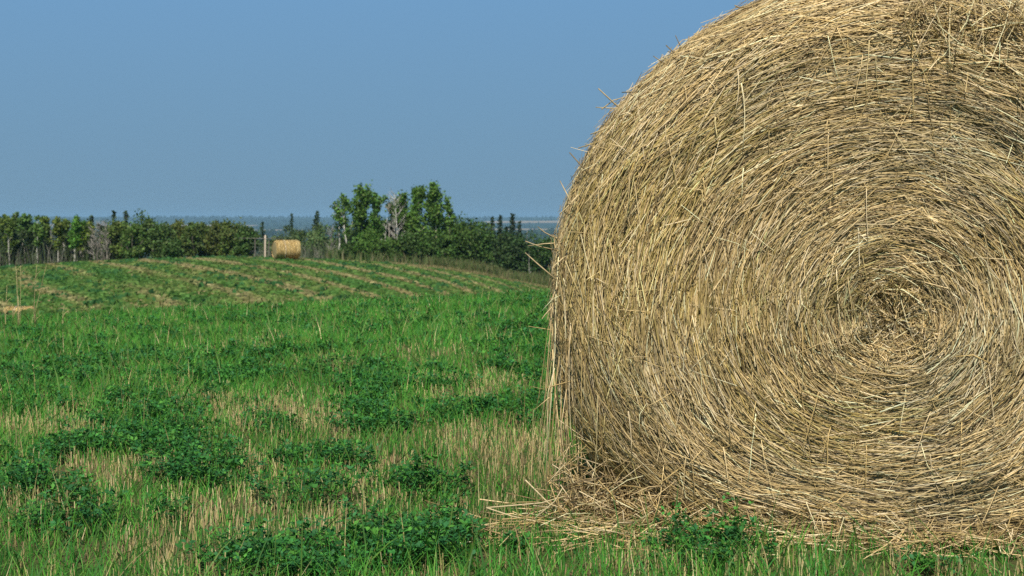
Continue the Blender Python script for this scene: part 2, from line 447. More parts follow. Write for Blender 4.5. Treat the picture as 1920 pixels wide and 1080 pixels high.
NAMES = {'aspen': 'aspen_tree', 'bush': 'bushy_tree', 'spruce': 'spruce_tree', 'bare': 'bare_tree'}
def tree(kind, px, top, Y, wpx, label, group, tint=(1, 1, 1), trunk_col=None, dens=1.0, name=None, cat='tree', sink=0.0):
    a, b = ray(px, top); x = a * Y; z = float(H(x, Y)) - sink
    h = max(1.0, EYE + b * Y - z - (.12 if kind == 'aspen' else 0)); w = wpx / F * Y
    T, C = make_tree(kind, h, w, tint, trunk_col, dens)
    e = empty(name or NAMES[kind], (x, Y, z), label, cat, group)
    tr_ = T.build('trunk' if cat == 'tree' else 'stems', M_bark, e, smooth=True)
    if cat != 'tree': tr_['kind'] = 'stuff'
    if C is not None: C.build('crown' if cat == 'tree' else 'foliage', M_tree, e)
    return e

GL = 'trees of the left-hand wood'
GB = 'rounded bushy trees along the hill crest'
GR = 'trees of the tall aspen clump'
GS = 'trees on the falling slope beside the big bale'
YEL = (1.5, 1.25, .7); OLV = (1.25, 1.05, .95); BR = (1.15, 1.25, 1.0)
LEFT = [
 ('aspen', 2, 417, 138, 24, 'leafy aspen cut by the left edge of the photo', {}),
 ('aspen', 13, 407, 134, 22, 'aspen with a bright pale trunk nearest the left edge, rounded yellow-green top', {'tint': OLV}),
 ('aspen', 27, 406, 140, 18, 'narrow aspen with a thin split tip just right of the pale-trunked edge aspen', {}),
 ('aspen', 39, 409, 136, 20, 'slender grey-green aspen left of the broad-topped aspen in the left wood', {'tint': (.9, .95, 1)}),
 ('aspen', 57, 407, 137, 28, 'broad-topped dark aspen in the middle of the left wood', {'tint': (.85, .95, .9)}),
 ('aspen', 71, 409, 133, 20, 'aspen with a pale crooked trunk reaching down to the green crest', {}),
 ('aspen', 83, 410, 136, 20, 'olive aspen at the right end of the tall left row, before the low gap', {'tint': OLV}),
 ('bare', 94, 424, 139, 26, 'thin leafless tree in the low gap of the left wood', {}),
 ('aspen', 106, 417, 134, 22, 'short aspen with a few yellowing leaves right of the low gap', {'tint': (1.3, 1.0, .8)}),
 ('aspen', 119, 419, 137, 20, 'short olive aspen left of the bright green pointed one', {'tint': OLV}),
 ('aspen', 139, 410, 133, 20, 'bright green pointed aspen standing above its low neighbours', {'tint': (1.0, 1.3, .8), 'dens': 1.4}),
 ('aspen', 153, 423, 136, 22, 'low yellow-green aspen just right of the bright pointed one', {'tint': YEL}),
 ('aspen', 164, 420, 139, 18, 'low yellowing aspen beside the grey leafless thicket', {'tint': (1.9, 1.3, .7)}),
 ('spruce', 172, 410, 150, 10, 'thin hazy spruce tip behind the grey leafless thicket', {}),
 ('bare', 176, 424, 133, 30, 'leftmost tree of the grey leafless thicket', {'dens': 1.5}),
 ('bare', 187, 419, 135, 34, 'broad fan-shaped bare tree in the middle of the grey leafless thicket', {'dens': 1.7}),
 ('bare', 199, 418, 133, 30, 'grey leafless tree touching the dark bushy trees', {'dens': 1.5}),
 ('spruce', 213, 401, 142, 12, 'dark pointed spruce tip standing left above the bushy trees', {}),
 ('spruce', 236, 402, 143, 14, 'dark spruce tip standing right above the bushy trees', {}),
]
BUSH = [
 ('bush', 228, 411, 134, 50, 'olive bushy tree joining the grey leafless thicket', {'tint': (1.3, 1.1, .9)}),
 ('bush', 270, 406, 131, 64, 'largest and darkest bushy tree, deep green and round on the crest', {'tint': (.95, 1.0, .9)}),
 ('bush', 250, 418, 129, 40, 'lower bushy tree in front of the largest dark one, lit on its left', {'tint': (1.1, 1.1, .9)}),
 ('bush', 303, 420, 130, 48, 'bushy tree sloping down right of the largest dark one', {}),
 ('bush', 321, 448, 129, 36, 'lowest bushy tree filling the notch before the brownish ones', {'tint': (.85, .9, .9)}),
 ('bush', 338, 411, 134, 34, 'brownish-green bushy tree with a pointed top right of the notch', {'tint': (1.3, .95, .9)}),
 ('bush', 362, 417, 133, 34, 'narrow bushy tree with a bare tip between the brownish ones', {'tint': (1.05, .95, .9)}),
 ('bush', 384, 420, 135, 34, 'olive bushy tree left of the twin brown-topped trees', {'tint': (1.15, 1.0, .85)}),
 ('bush', 410, 415, 133, 40, 'left one of the twin brown-topped bushy trees', {'tint': (1.25, .95, .85)}),
 ('bush', 436, 411, 131, 48, 'right and taller one of the twin brown-topped bushy trees', {'tint': (1.15, .95, .85)}),
 ('bush', 462, 424, 130, 40, 'dark bushy tree tapering down toward the pale fence post', {'tint': (.85, .9, .85)}),
 ('spruce', 492, 416, 190, 16, 'small spruce standing behind the pale fence post', {}),
 ('spruce', 547, 402, 200, 12, 'thin spire of spruce above the far bale', {}),
 ('spruce', 595, 396, 170, 30, 'full dark spruce left of the tall aspen clump', {}),
 ('bush', 505, 446, 175, 30, 'small olive bush showing between the fence post and the far bale', {'tint': (1.1, 1.0, 1.0)}),
 ('bush', 540, 424, 160, 60, 'grey-green willow bush right behind the far bale', {'tint': (1.3, 1.1, 1.5)}),
 ('bush', 576, 421, 158, 62, 'grey-green willow bush left of the full dark spruce', {'tint': (1.15, 1.05, 1.4)}),
 ('bush', 606, 424, 152, 54, 'grey-green willow bush at the foot of the full dark spruce', {'tint': (1.2, 1.1, 1.4)}),
]
RIGHT = [
 ('bare', 621, 420, 133, 30, 'thin bare sapling at the left foot of the tall aspen clump', {'dens': 1.2}),
 ('aspen', 634, 372, 131, 38, 'leaning white-trunked aspen with sparse leaves at the left end of the clump', {'dens': .35, 'trunk_col': (.55, .52, .45)}),
 ('aspen', 652, 362, 130, 44, 'aspen with a double pale trunk and yellow tufts at its top', {'tint': BR, 'dens': .8, 'trunk_col': (.55, .52, .45)}),
 ('aspen', 680, 357, 133, 50, 'full green aspen with two upswept tips in the left half of the clump', {'tint': BR, 'dens': 1.7}),
 ('aspen', 703, 361, 131, 34, 'column-shaped dense aspen left of the bare trunks', {'tint': (.95, 1.1, .9), 'dens': 1.6, 'trunk_col': (.5, .46, .38)}),
 ('bare', 721, 398, 129, 18, 'short snapped white trunk with a kink near its foot', {'dens': .35, 'trunk_col': (.6, .56, .48)}),
 ('bare', 733, 372, 133, 26, 'bare grey aspen just left of the tallest leafless one', {'dens': .8, 'trunk_col': (.42, .38, .32)}),
 ('bare', 741, 358, 130, 44, 'tallest leafless aspen with forked white branches in the clump centre', {'dens': 1.7, 'trunk_col': (.52, .49, .43)}),
 ('aspen', 739, 380, 134, 40, 'lower leafy aspen standing behind the tallest leafless one', {'tint': (.95, 1.0, .9), 'dens': 1.2}),
 ('aspen', 760, 366, 132, 46, 'ragged-topped aspen just right of the tallest leafless one', {'tint': BR, 'dens': 1.3, 'trunk_col': (.45, .42, .36)}),
 ('aspen', 784, 356, 130, 50, 'broad-crowned aspen with a bare ochre trunk below its crown', {'tint': BR, 'dens': 1.5, 'trunk_col': (.5, .45, .34)}),
 ('aspen', 822, 353, 130, 54, 'tallest full green aspen with a straight yellowish trunk', {'tint': BR, 'dens': 1.7, 'trunk_col': (.52, .45, .32)}),
 ('aspen', 848, 368, 131, 34, 'aspen with separate leafy branches reaching right over the dense bushy tree', {'tint': BR, 'dens': 1.0}),
 ('bush', 886, 393, 130, 74, 'large dense bushy tree closing the right end of the aspen clump', {'tint': (1.0, 1.1, .9)}),
 ('bush', 858, 418, 129, 44, 'bushy tree under the reaching branches of the right aspen', {'tint': (1.05, 1.15, .9)}),
 ('bush', 690, 436, 127.5, 56, 'bright green undergrowth shrub under the full green aspen', {'tint': (1.1, 1.3, .9), 'name': 'shrub', 'cat': 'shrub'}),
 ('bush', 727, 449, 127, 44, 'low shrub in front of the snapped white trunk', {'tint': (1.1, 1.2, .9), 'name': 'shrub', 'cat': 'shrub'}),
 ('bush', 765, 440, 128, 44, 'dark shrub right of the tallest leafless aspen', {'tint': (.9, .95, .9), 'name': 'shrub', 'cat': 'shrub'}),
 ('bush', 798, 436, 128, 44, 'shrub at the foot of the broad-crowned aspen', {'tint': (.95, 1.05, .9), 'name': 'shrub', 'cat': 'shrub'}),
 ('bush', 835, 440, 127.5, 46, 'shrub right of the straight yellowish trunk', {'tint': (1.0, 1.15, .9), 'name': 'shrub', 'cat': 'shrub'}),
 ('bush', 655, 458, 127.5, 36, 'low dark shrub between the double trunk and the bright green shrub', {'tint': (.85, .95, .9), 'name': 'shrub', 'cat': 'shrub'}),
]
SLOPE = [
 ('spruce', 923, 408, 150, 22, 'spruce nearest the dense bushy tree at the head of the slope', {}),
 ('spruce', 938, 404, 152, 18, 'blunt-topped spruce left of the tallest slope spruce', {}),
 ('spruce', 961, 401, 149, 26, 'tallest spruce on the slope, sharp pointed above the pale far field', {}),
 ('spruce', 974, 416, 152, 16, 'small spruce right of the tallest slope spruce', {}),
 ('spruce', 950, 425, 147, 26, 'low spruce in front of the tallest slope spruce', {}),
 ('bare', 985, 420, 146, 14, 'tall dead grey trunk leaning left on the slope', {'dens': .5, 'trunk_col': (.3, .28, .25)}),
 ('bare', 991, 470, 140, 12, 'short pale dead trunk low in front of the leaning grey trunk', {'dens': .4, 'trunk_col': (.45, .42, .36)}),
 ('bush', 930, 430, 143, 66, 'grey-green bushy tree below the blunt-topped spruce', {'tint': (.8, .85, .95)}),
 ('bush', 964, 440, 144, 64, 'dark bushy tree below the tallest slope spruce', {'tint': (.7, .8, .9)}),
 ('bush', 1010, 438, 145, 66, 'dark green bushy tree right of the leaning grey trunk', {'tint': (.85, 1.0, .95)}),
 ('bush', 1045, 440, 145, 60, 'dark bushy tree partly hidden by the edge of the big bale', {'tint': (.8, .95, .9)}),
 ('bare', 1036, 448, 143, 20, 'thin bare tree close against the edge of the big bale', {}),
]
for lst, grp in ((LEFT, GL), (BUSH, GB), (RIGHT, GR), (SLOPE, GS)):
    for kd, px, top, Y, wpx, lab, kw in lst:
        if lst is LEFT:
            top -= 5
            if kd == 'aspen': kw.setdefault('trunk_col', (.56, .53, .46))
        if kd == 'spruce' and lst is not SLOPE: kw['tint'] = (1.5, 1.45, 1.4)  # haze painted into these spruces as a lighter tint
        if lst in (LEFT, BUSH) and kd != 'spruce': kw['tint'] = tuple(1.22 * q for q in kw.get('tint', (1, 1, 1)))
        if lst is RIGHT and kd != 'bush':
            Y -= 1.6
            if kd == 'aspen': wpx *= .80
        tree(kd, px, top, Y, wpx, lab, grp, **kw)

# yellow tufts on the double-trunked aspen belong to the crown: a few leaves more
def undergrowth(name, px0, px1, y0, y1, n, h0, h1, cols, mat, wd=.05):
    g = Geo(); y = R(y0, y1, n); x = ray(R(px0, px1, n), 500)[0] * y; z = H(x, y)
    h = R(h0, h1, n) * (.55 + .9 * vnoise(x * .35, y * .3, 31)); az = R(0, 2 * PI, n)
    d = np.stack([np.cos(az) * .25, np.sin(az) * .25, np.ones(n)], -1)
    P = np.stack([x, y, z - .05], -1)[:, None] + d[:, None] * (np.linspace(0, 1, 3)[None, :, None] * h[:, None, None]) * 1.0
    P[:, 2, :2] += rng.normal(size=(n, 2)) * h[:, None] * .15
    S = np.repeat(np.stack([np.cos(az + 1), np.sin(az + 1), az * 0], -1)[:, None], 3, 1)
    c = np.array(cols)[rng.integers(0, len(cols), n)] * R(.7, 1.3, (n, 1))
    ribbons(g, P, np.tile(np.array([1, .8, .15]) * wd, (n, 1)) * R(.6, 1.4, (n, 1)), S, c)
    return tag(g.build(name, mat), kind='stuff')
undergrowth('undergrowth', -60, 215, 131, 146, 1500, .5, 2.6, [(.11, .12, .09), (.20, .18, .15), (.09, .085, .065), (.07, .10, .035), (.09, .12, .04)], M_bark, .06)
def leafy_mass(px0, px1, y0, y1, n, top, col):
    g = Geo(); m = n // 40; y = R(y0, y1, m); x = ray(R(px0, px1, m), 500)[0] * y
    c = np.stack([x, y, H(x, y) + R(0, 1, m) ** 1.3 * top * (.5 + vnoise(x * .3, y * .3, 55))], -1)
    c = np.repeat(c, 40, 0) + rng.normal(size=(m * 40, 3)) * .33
    b = np.repeat(np.array(col) * R(.65, 1.35, (m, 1)), 40, 0) * R(.7, 1.3, (m * 40, 1))
    leaves(g, c, R(.13, .24, m * 40), b); tag(g.build('undergrowth', M_tree), kind='stuff')
leafy_mass(-60, 215, 134, 144, 17000, 3.0, (.060, .09, .034))
leafy_mass(640, 905, 132, 138, 19000, 3.2, (.075, .13, .034))
undergrowth('undergrowth', 610, 900, 124, 134, 2000, .4, 1.2, [(.09, .14, .04), (.12, .14, .05), (.06, .11, .03), (.17, .16, .08)], M_hill, .09)
undergrowth('undergrowth', 470, 640, 128, 150, 500, .5, 1.8, [(.16, .16, .12), (.10, .12, .07), (.07, .09, .05)], M_bark, .08)
undergrowth('weed_strip', 800, 1200, 116.5, 131, 12000, .35, .95, [(.10, .145, .042), (.135, .145, .055), (.080, .125, .033), (.165, .15, .07)], M_hill, .07)
undergrowth('weed_strip', 730, 1100, 113.6, 116.4, 5200, .12, .32, [(.30, .25, .12), (.24, .21, .09), (.17, .17, .06)], M_hill, .07)

# ---------------------------------------------------------------- mown hill: short tufts and alfalfa tussocks
def hill_tufts():
    g = Geo(); n = 66000
    y = np.sqrt(R(46 ** 2, 118 ** 2, n)); x = ray(R(-250, 1500, n), 500)[0] * y
    z = H(x, y)
    q = .917 * x + .40 * y + 2.2 * (vnoise(x * .07, y * .07, 2) - .5)
    s = np.clip((np.sin(q * 2 * PI / 3.7) - .25) / .75, 0, 1) * .62 * (.25 + 1.2 * vnoise(q * .27, (.917 * y - .40 * x) * .045, 19))
    f = .12 + .48 * fbm(q * .75, (.917 * y - .40 * x) * .10, 11) + .40 * fbm(x * 1.6, y * .7, 13) + .30 * vnoise(q * .16, y * .02, 4) + s
    cl = np.stack([np.interp(f, [.45, .66, .80, .98, 1.15], v) for v in ([.056, .098, .145, .23, .305], [.158, .200, .212, .238, .268], [.031, .041, .054, .085, .120])], -1)
    cl *= R(.65, 1.4, (n, 1))
    dark = (fbm(x * 1.3 + 50, y * .6, 23) > .70) & (rng.random(n) < .7)
    cl[dark] = np.array([.036, .105, .030]) * R(.7, 1.4, (dark.sum(), 1)) * 1.35
    h = R(.05, .12, n) * np.where(dark, 1.8, 1); w = R(.10, .24, n)
    az = R(0, PI, n); d = np.stack([np.cos(az), np.sin(az), az * 0], -1) * w[:, None]
    c = np.stack([x, y, z], -1); up = np.stack([R(-.06, .06, n), R(-.06, .06, n), h], -1)
    V = np.stack([c - d - [0, 0, .03], c + d - [0, 0, .03], c + up + d * .5, c + up * 1.1 - d * .4], 1)
    F4 = (np.arange(n) * 4)[:, None] + np.arange(4)[None]
    g.add(V.reshape(-1, 3), np.repeat(cl, 4, 0), F4=F4)
    tag(g.build('hill_grass', M_hill), kind='stuff')
hill_tufts()

# ---------------------------------------------------------------- far bales and the fence
STRAWC = np.array([1.04, .975, .875]) * np.array([(.62, .49, .26), (.50, .38, .17), (.78, .66, .43), (.42, .33, .15), (.33, .25, .12), (.38, .33, .17), (.20, .15, .08), (.62, .50, .29)])
STRAWP = np.array([.17, .16, .17, .15, .11, .09, .08, .07]); STRAWP = STRAWP / STRAWP.sum()
def straw_cols(n, gain=1.0):
    c = STRAWC[rng.choice(len(STRAWC), n, p=STRAWP)]
    return np.clip(c * gain * R(.68, 1.3, (n, 1)), 0, .85)

def far_bale(px, base, Y, rad, length, rot, label, group):
    a, b = ray(px, base); x = a * Y; z = float(H(x, Y)) if base is None else EYE + b * Y
    e = empty('hay_bale', (x, Y, z), label, 'hay bale', group); e.rotation_euler = (0, 0, rot)
    g = Geo(); ns = 40; xs = np.concatenate([[-.5, -.5, -.49, -.46], np.linspace(-.42, .42, 15), [.46, .49, .5, .5]]) * length
    pr = np.concatenate([[.02, .75, .90, .97], np.ones(15), [.97, .90, .75, .02]])
    th = np.arange(ns) * 2 * PI / ns
    XX, TT = np.meshgrid(xs, th, indexing='ij')
    rr = rad * pr[:, None] * (1 + .018 * np.sin(XX * 9 + 1)) * (1 + (vnoise(XX * 9, TT * 3, 8) - .5) * .05)
    yy = np.cos(TT) * rr; zz = np.sin(TT) * rr
    zz = np.where(zz < 0, zz * .86, zz) + rad * .84
    V = np.stack([XX, yy, zz], -1).reshape(-1, 3)
    c = np.repeat(np.array([[.42, .33, .155]]), len(V), 0) * (.75 + .5 * vnoise(V[:, 0] * 16, V[:, 1] * 2, 12))[:, None]
    i = np.arange(len(xs) - 1)[:, None] * ns; j = np.arange(ns)[None]; k = (j + 1) % ns
    g.add(V, c, F4=np.stack([i + j, i + k, i + ns + k, i + ns + j], -1).reshape(-1, 4))
    body = g.build('core', M_farbale, e, smooth=True)
    g = Geo(); n = 5200; t0 = R(0, 2 * PI, n); xx = R(-.49, .49, n) * length; L = R(.15, .5, n)
    tt = t0[:, None] + np.linspace(0, 1, 3)[None] * L[:, None]
    off = rad * (1.0 + R(-.01, .035, n))[:, None] * np.where(np.abs(xx) > .45 * length, .95, 1)[:, None]
    zz = np.sin(tt) * off; zz = np.where(zz < 0, zz * .86, zz) + rad * .84
    P = np.stack([xx[:, None] + R(-.08, .08, (n, 1)) * np.linspace(0, 1, 3)[None], np.cos(tt) * off, zz], -1)
    S = np.zeros_like(P); S[..., 0] = 1
    ribbons(g, P, np.repeat(R(.012, .03, n)[:, None], 3, 1), S, straw_cols(n, .85) * np.array([.98, .92, .74]))
    tag(g.build('straw', M_farbale, e), kind='stuff')
    g = Geo()
    for xs_, s in ((-.34, .035), (-.13, .05), (.08, .03), (.27, .035)):
        th2 = np.linspace(0, 2 * PI, 33); r2 = rad * 1.035
        z2 = np.sin(th2) * r2; z2 = np.where(z2 < 0, z2 * .86, z2) + rad * .84
        tube(g, np.stack([np.full(33, xs_ * length), np.cos(th2) * r2, z2], -1), .012, (.75, .70, .58) if s > .04 else (.25, .19, .09), 4, False)
    tag(g.build('twine', M_farbale, e), kind='stuff')
    return e
GBALE = 'round hay bales left in the field'
far_bale(537, 485, 113.5, .80, 1.95, .42, 'small golden round bale standing on the crest of the far hill', GBALE)
ax, bx_ = ray(38, 588); yb = 70.0
far_bale(38, 588, yb, .78, 1.35, .1, 'round bale sunk in the dip at far left, only its top showing over grass', GBALE)
bpy.data.objects['hay_bale.001'].location.z = EYE + ray(38, 575)[1] * yb - .78 * 1.84

def fence():
    x, Y = at(497, 484, 117)[:2]; z = float(H(x, Y))
    e = empty('wire_fence', (x, Y, z), 'wire fence with one thick pale post beside the far bale', 'fence')
    def post(dx, dy, h, r, c):
        g = Geo(); zz = float(H(x + dx, Y + dy)) - z
        hh = np.array([-.4, .1, .5, .9, h * .8, h - .02, h]); rr = r * np.array([1.05, 1.04, 1, .99, .97, .95, .7])
        P = np.stack([dx + hh * .015, dy + hh * 0, zz + hh], -1); tube(g, P, rr, c, 8); return g.build('post', M_wood, e, True)
    hp = EYE + ray(497, 441)[1] * 117 - z
    p0 = post(0, 0, hp, .075, (.62, .50, .38)); p0['label'] = 'thick pale weathered post'
    for px, dy in ((478, 3), (504, 2)):
        post(ray(px, 480)[0] * (Y + dy) - x, dy, hp * .78, .04, (.16, .14, .12))
    g = Geo(); pts = [(-2.6, 2.5, hp * .85), (0, -.1, hp * .86), (1.3, 2.0, hp * .84)]
    tube(g, [(p[0], p[1], p[2]) for p in pts], .022, (.26, .23, .20), 6); g.build('rail', M_wood, e, True)
    for k, hh in enumerate((.5, .85, 1.15)):
        g = Geo(); P = []
        for px, dy in ((470, 3), (478, 3), (504, 2), (515, 2)):
            xx = ray(px, 480)[0] * (Y + dy); P.append((xx - x, dy, float(H(xx, Y + dy)) - z + hh))
        tube(g, P, .006, (.25, .25, .25), 4, False); g.build('wire', M_wood, e)
fence()

# ---------------------------------------------------------------- the big bale
BX = 0.982; BY = 3.74; BZ = .656; YAW = math.radians(11)                  # middle of the outline on the end face
RS = .897; RT = .865; RB = .70; DEP = 1.5
CXO, CZO = .026, -.052                             # the wound core sits a little off the middle
def outline(th, rho):
    c = np.cos(th); s = np.sin(th)
    p = np.where(s < 0, 2 + 1.0 * rho ** 2, 2.0)
    rz = np.where(s > 0, RT, RS + (RB - RS) * np.clip(rho, 0, 1) ** 1.2)
    k = (np.abs(c / RS) ** p + np.abs(s / rz) ** p) ** (-1 / p)
    return k * c * rho, k * s * rho
def bale_point(rho, th, out):
    """point on the end face and its rounded rim; rho 0..1 over the face and rim, 1..2 along the barrel; out = offset along the normal"""
    rho = np.asarray(rho, float); th = np.asarray(th, float)
    r1 = np.minimum(rho, 1.0); 
    # profile: flat end, rounded shoulder
    a = np.clip((r1 - .74) / .26, 0, 1)
    phi = a * PI / 2
    rad = np.where(r1 < .74, r1, .74 + .26 * np.sin(phi)) 
    dep = np.where(r1 < .74, 0, .24 * (1 - np.cos(phi)))
    dish = .016 * np.exp(-(rho / .085) ** 2) - .02 * np.exp(-((rho - .22) / .15) ** 2)
    nb = .045 * (fbm(rho * 7, th * 2.2, 41) - .5) + .02 * (vnoise(rho * 26, th * 5, 43) - .5)
    dep = dep + dish + np.maximum(rho - 1, 0) * DEP
    nr_ = np.where(rho > 1, 1.0, np.sin(phi)); nd = np.where(rho > 1, 0.0, np.cos(phi))
    o = out + nb
    ox, oz = outline(th, rad)
    w = np.clip(1 - rad, 0, 1)
    lx = ox + CXO * w + np.cos(th) * nr_ * o
    z = BZ + oz + CZO * w + np.sin(th) * nr_ * o
    return face_xyz(lx, dep - nd * o, z)
def face_xyz(lx, d, z):
    """along the end face, behind it, and up -> world"""
    lx = np.asarray(lx, float); return np.stack([BX + lx * math.cos(YAW) + d * math.sin(YAW), BY - lx * math.sin(YAW) + d * math.cos(YAW), z + 0 * lx], -1)
def face_hit(px, py, off):
    """where the line of sight meets the plane lying off metres in front of the end face"""
    a, b = ray(px, py); nx = -math.sin(YAW); ny = -math.cos(YAW)
    Y = (BX * nx + BY * ny + off) / (a * nx + ny); p = np.array([a * Y, Y, EYE + b * Y])
    return p, (p[0] - BX) * math.cos(YAW) - (p[1] - BY) * math.sin(YAW)
def in_bale(x, y):
    lx = (x - BX) * math.cos(YAW) - (y - BY) * math.sin(YAW); d = (x - BX) * math.sin(YAW) + (y - BY) * math.cos(YAW)
    return (np.abs(lx) < .80) & (d > .06) & (d < 1.5)

bale = empty('hay_bale', (BX, BY + .75, 0), 'huge round straw-coloured hay bale filling the right side, spiral end facing', 'hay bale', GBALE)
BO = np.array([BX, BY + .75, 0])
def bale_core():
    g = Geo(); rh = np.concatenate([[.002], np.linspace(.03, 1, 60), np.linspace(1.03, 1.86, 30)]); th = np.linspace(0, 2 * PI, 180, endpoint=False)
    A, B = np.meshgrid(rh, th, indexing='ij'); n2 = len(th)
    V = bale_point(A, B, -.055).reshape(-1, 3); V[:, 2] = np.maximum(V[:, 2], -.06)
    V = np.concatenate([V, [[BX, BY + .24 + .86 * DEP, BZ]]]); m = len(V) - 1
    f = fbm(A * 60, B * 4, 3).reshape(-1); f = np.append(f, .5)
    c = np.array([.11, .08, .035])[None] * (.5 + 1.0 * f)[:, None]  # darker than the straws: shade of the gaps put into the core colour
    i = np.arange(len(rh) - 1)[:, None] * n2; j = np.arange(n2)[None]; k = (j + 1) % n2
    F4 = np.stack([i + j, i + k, i + n2 + k, i + n2 + j], -1).reshape(-1, 4)
    e = (len(rh) - 1) * n2; jj = np.arange(n2)
    g.add(V, c, F4=F4, F3=np.stack([e + jj, np.full(n2, m), e + (jj + 1) % n2][::-1], 1))
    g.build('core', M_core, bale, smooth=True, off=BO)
bale_core()

def wound_straw(name, n, r0, r1, lmin, lmax, jit, omin, omax, wmin=.0022, wmax=.0048, area=True, parent=bale, gap=0.0, fold=.45):
    g = Geo()
    rho = np.sqrt(R(r0 ** 2, r1 ** 2, n)) if area else R(r0, r1, n)
    th = R(0, 2 * PI, n)
    if gap > 0:                                  # the outer straws lie in bundles with grooves between them
        kp = fbm(rho * 15 + th * .35, th * 2.0, 63) > gap - .30 * rng.random(n) ; rho = rho[kp]; th = th[kp]; n = len(rho)
    L = R(lmin, lmax, n) * np.clip(.35 + rho * 1.3, .35, 1); rm = np.minimum(rho, 1) * .85 + .02
    S_ = 3; t = np.linspace(-.5, .5, S_)[None]
    # local lean of the bundles, shared by neighbours, plus each straw's own
    lean = (fbm(rho * 9 + 5, th * 3.5, 51) - .5) * 1.9 * jit + rng.normal(size=n) * jit * .6
    wild = rng.random(n) < .036; lean = np.where(wild, rng.normal(size=n) * .9, lean)
    tt = th[:, None] + t * (L * np.cos(lean) / rm)[:, None]
    curl = (rng.normal(size=n) * np.where(rng.random(n) < .15, .030, .008))[:, None] * (t * 2) ** 2
    sc = np.where(rho > 1, DEP, .86)
    rr = np.maximum(rho[:, None] + (t * (L * np.sin(lean))[:, None] + curl) / sc[:, None], .004)
    rr = np.minimum(rr, 1.86)
    lay = R(0, 1, n)
    out = omin + (omax - omin) * lay[:, None] + t * rng.normal(size=n)[:, None] * .022
    P = bale_point(rr, tt, out)
    T = nrm(np.gradient(P, axis=1))
    e = 2e-3
    N0 = nrm(bale_point(rho, th, .03) - bale_point(rho, th, .0))
    N0 = np.repeat(N0[:, None], S_, 1); Sd = nrm(np.cross(T, N0))
    roll = R(-.5, .5, n)[:, None, None]
    Sd2 = Sd * np.cos(roll) + N0 * np.sin(roll); N2 = N0 * np.cos(roll) - Sd * np.sin(roll)
    w = R(wmin, wmax, n)[:, None] * np.array([.8, 1, .75])[None]
    band = fbm(rho * 16, th * 2.2, 61)
    c = straw_cols(n) * (.72 + .5 * band)[:, None]
    olive = (fbm(rho * 6 + 9, th * 1.7, 71) > .62) & (rng.random(n) < .5)
    c[olive] *= np.array([.84, .86, .66])
    grey = fbm(rho * 4 + 2, th * 2.6, 75) > .60
    c[grey] *= np.array([.84, .88, .95])
    keep = P[:, :, 2].min(1) > -.03
    ribbons(g, P[keep], w[keep], Sd2[keep], c[keep], N2[keep], fold)
    return tag(g.build(name, M_straw, parent, smooth=True, off=BO), kind='stuff')
wound_straw('end_straw', 62000, .05, .97, 0.07, .22, .10, -.046, -.010, .0015, .0036, fold=0.)
wound_straw('end_straw', 68000, .05, .99, .08, .28, .115, -.016, .009, .0012, .0029, gap=.49)
wound_straw('end_straw', 8000, .08, .98, .10, .32, .24, .002, .020, .0014, .0030, gap=.45)
wound_straw('end_straw', 3200, .0, .12, .02, .07, 1.2, -.03, .02, .0015, .0032)
wound_straw('end_straw', 19000, .82, 1.03, .10, .32, .16, -.034, .016, .0015, .0034, area=False)
wound_straw('barrel_straw', 18000, 1.0, 1.84, .12, .34, .22, -.034, .014, .002, .005, area=False, fold=0.)

def chaff():
    g = Geo(); n = 15000; rho = np.sqrt(R(.0, 1.0, n)); th = R(0, 2 * PI, n); kp = fbm(rho * 9, th * 3, 87) > .38; rho = rho[kp]; th = th[kp]; n = len(rho)
    p = bale_point(rho, th, R(-.018, .006, n)); p2 = bale_point(rho, th + .02, -.006 + R(-.01, .01, n)); d = nrm(nrm(p2 - p) + rng.normal(size=(n, 3)) * .55)
    L = R(.004, .020, n)[:, None]; sd = nrm(np.cross(d, np.array([math.sin(YAW), math.cos(YAW), 0]) + rng.normal(size=(n, 3)) * .4)); w = R(.0015, .0045, n)[:, None]
    V = np.stack([p - d * L * .5, p + sd * w, p + d * L * .5, p - sd * w * .6], 1)
    c = straw_cols(n) * np.where(rng.random((n, 1)) < .4, .55, 1.0); b = np.arange(n) * 4
    g.add(V.reshape(-1, 3), np.repeat(c, 4, 0), F3=np.concatenate([np.stack([b, b + 1, b + 2], 1), np.stack([b, b + 2, b + 3], 1)]))
    tag(g.build('chaff', M_straw, bale, off=BO), kind='stuff')
chaff()

def add_straw(g, pts, r, c, sides=4):
    pts = np.asarray(pts, float); tube(g, pts, np.linspace(r, r * .6, len(pts)), c, sides)

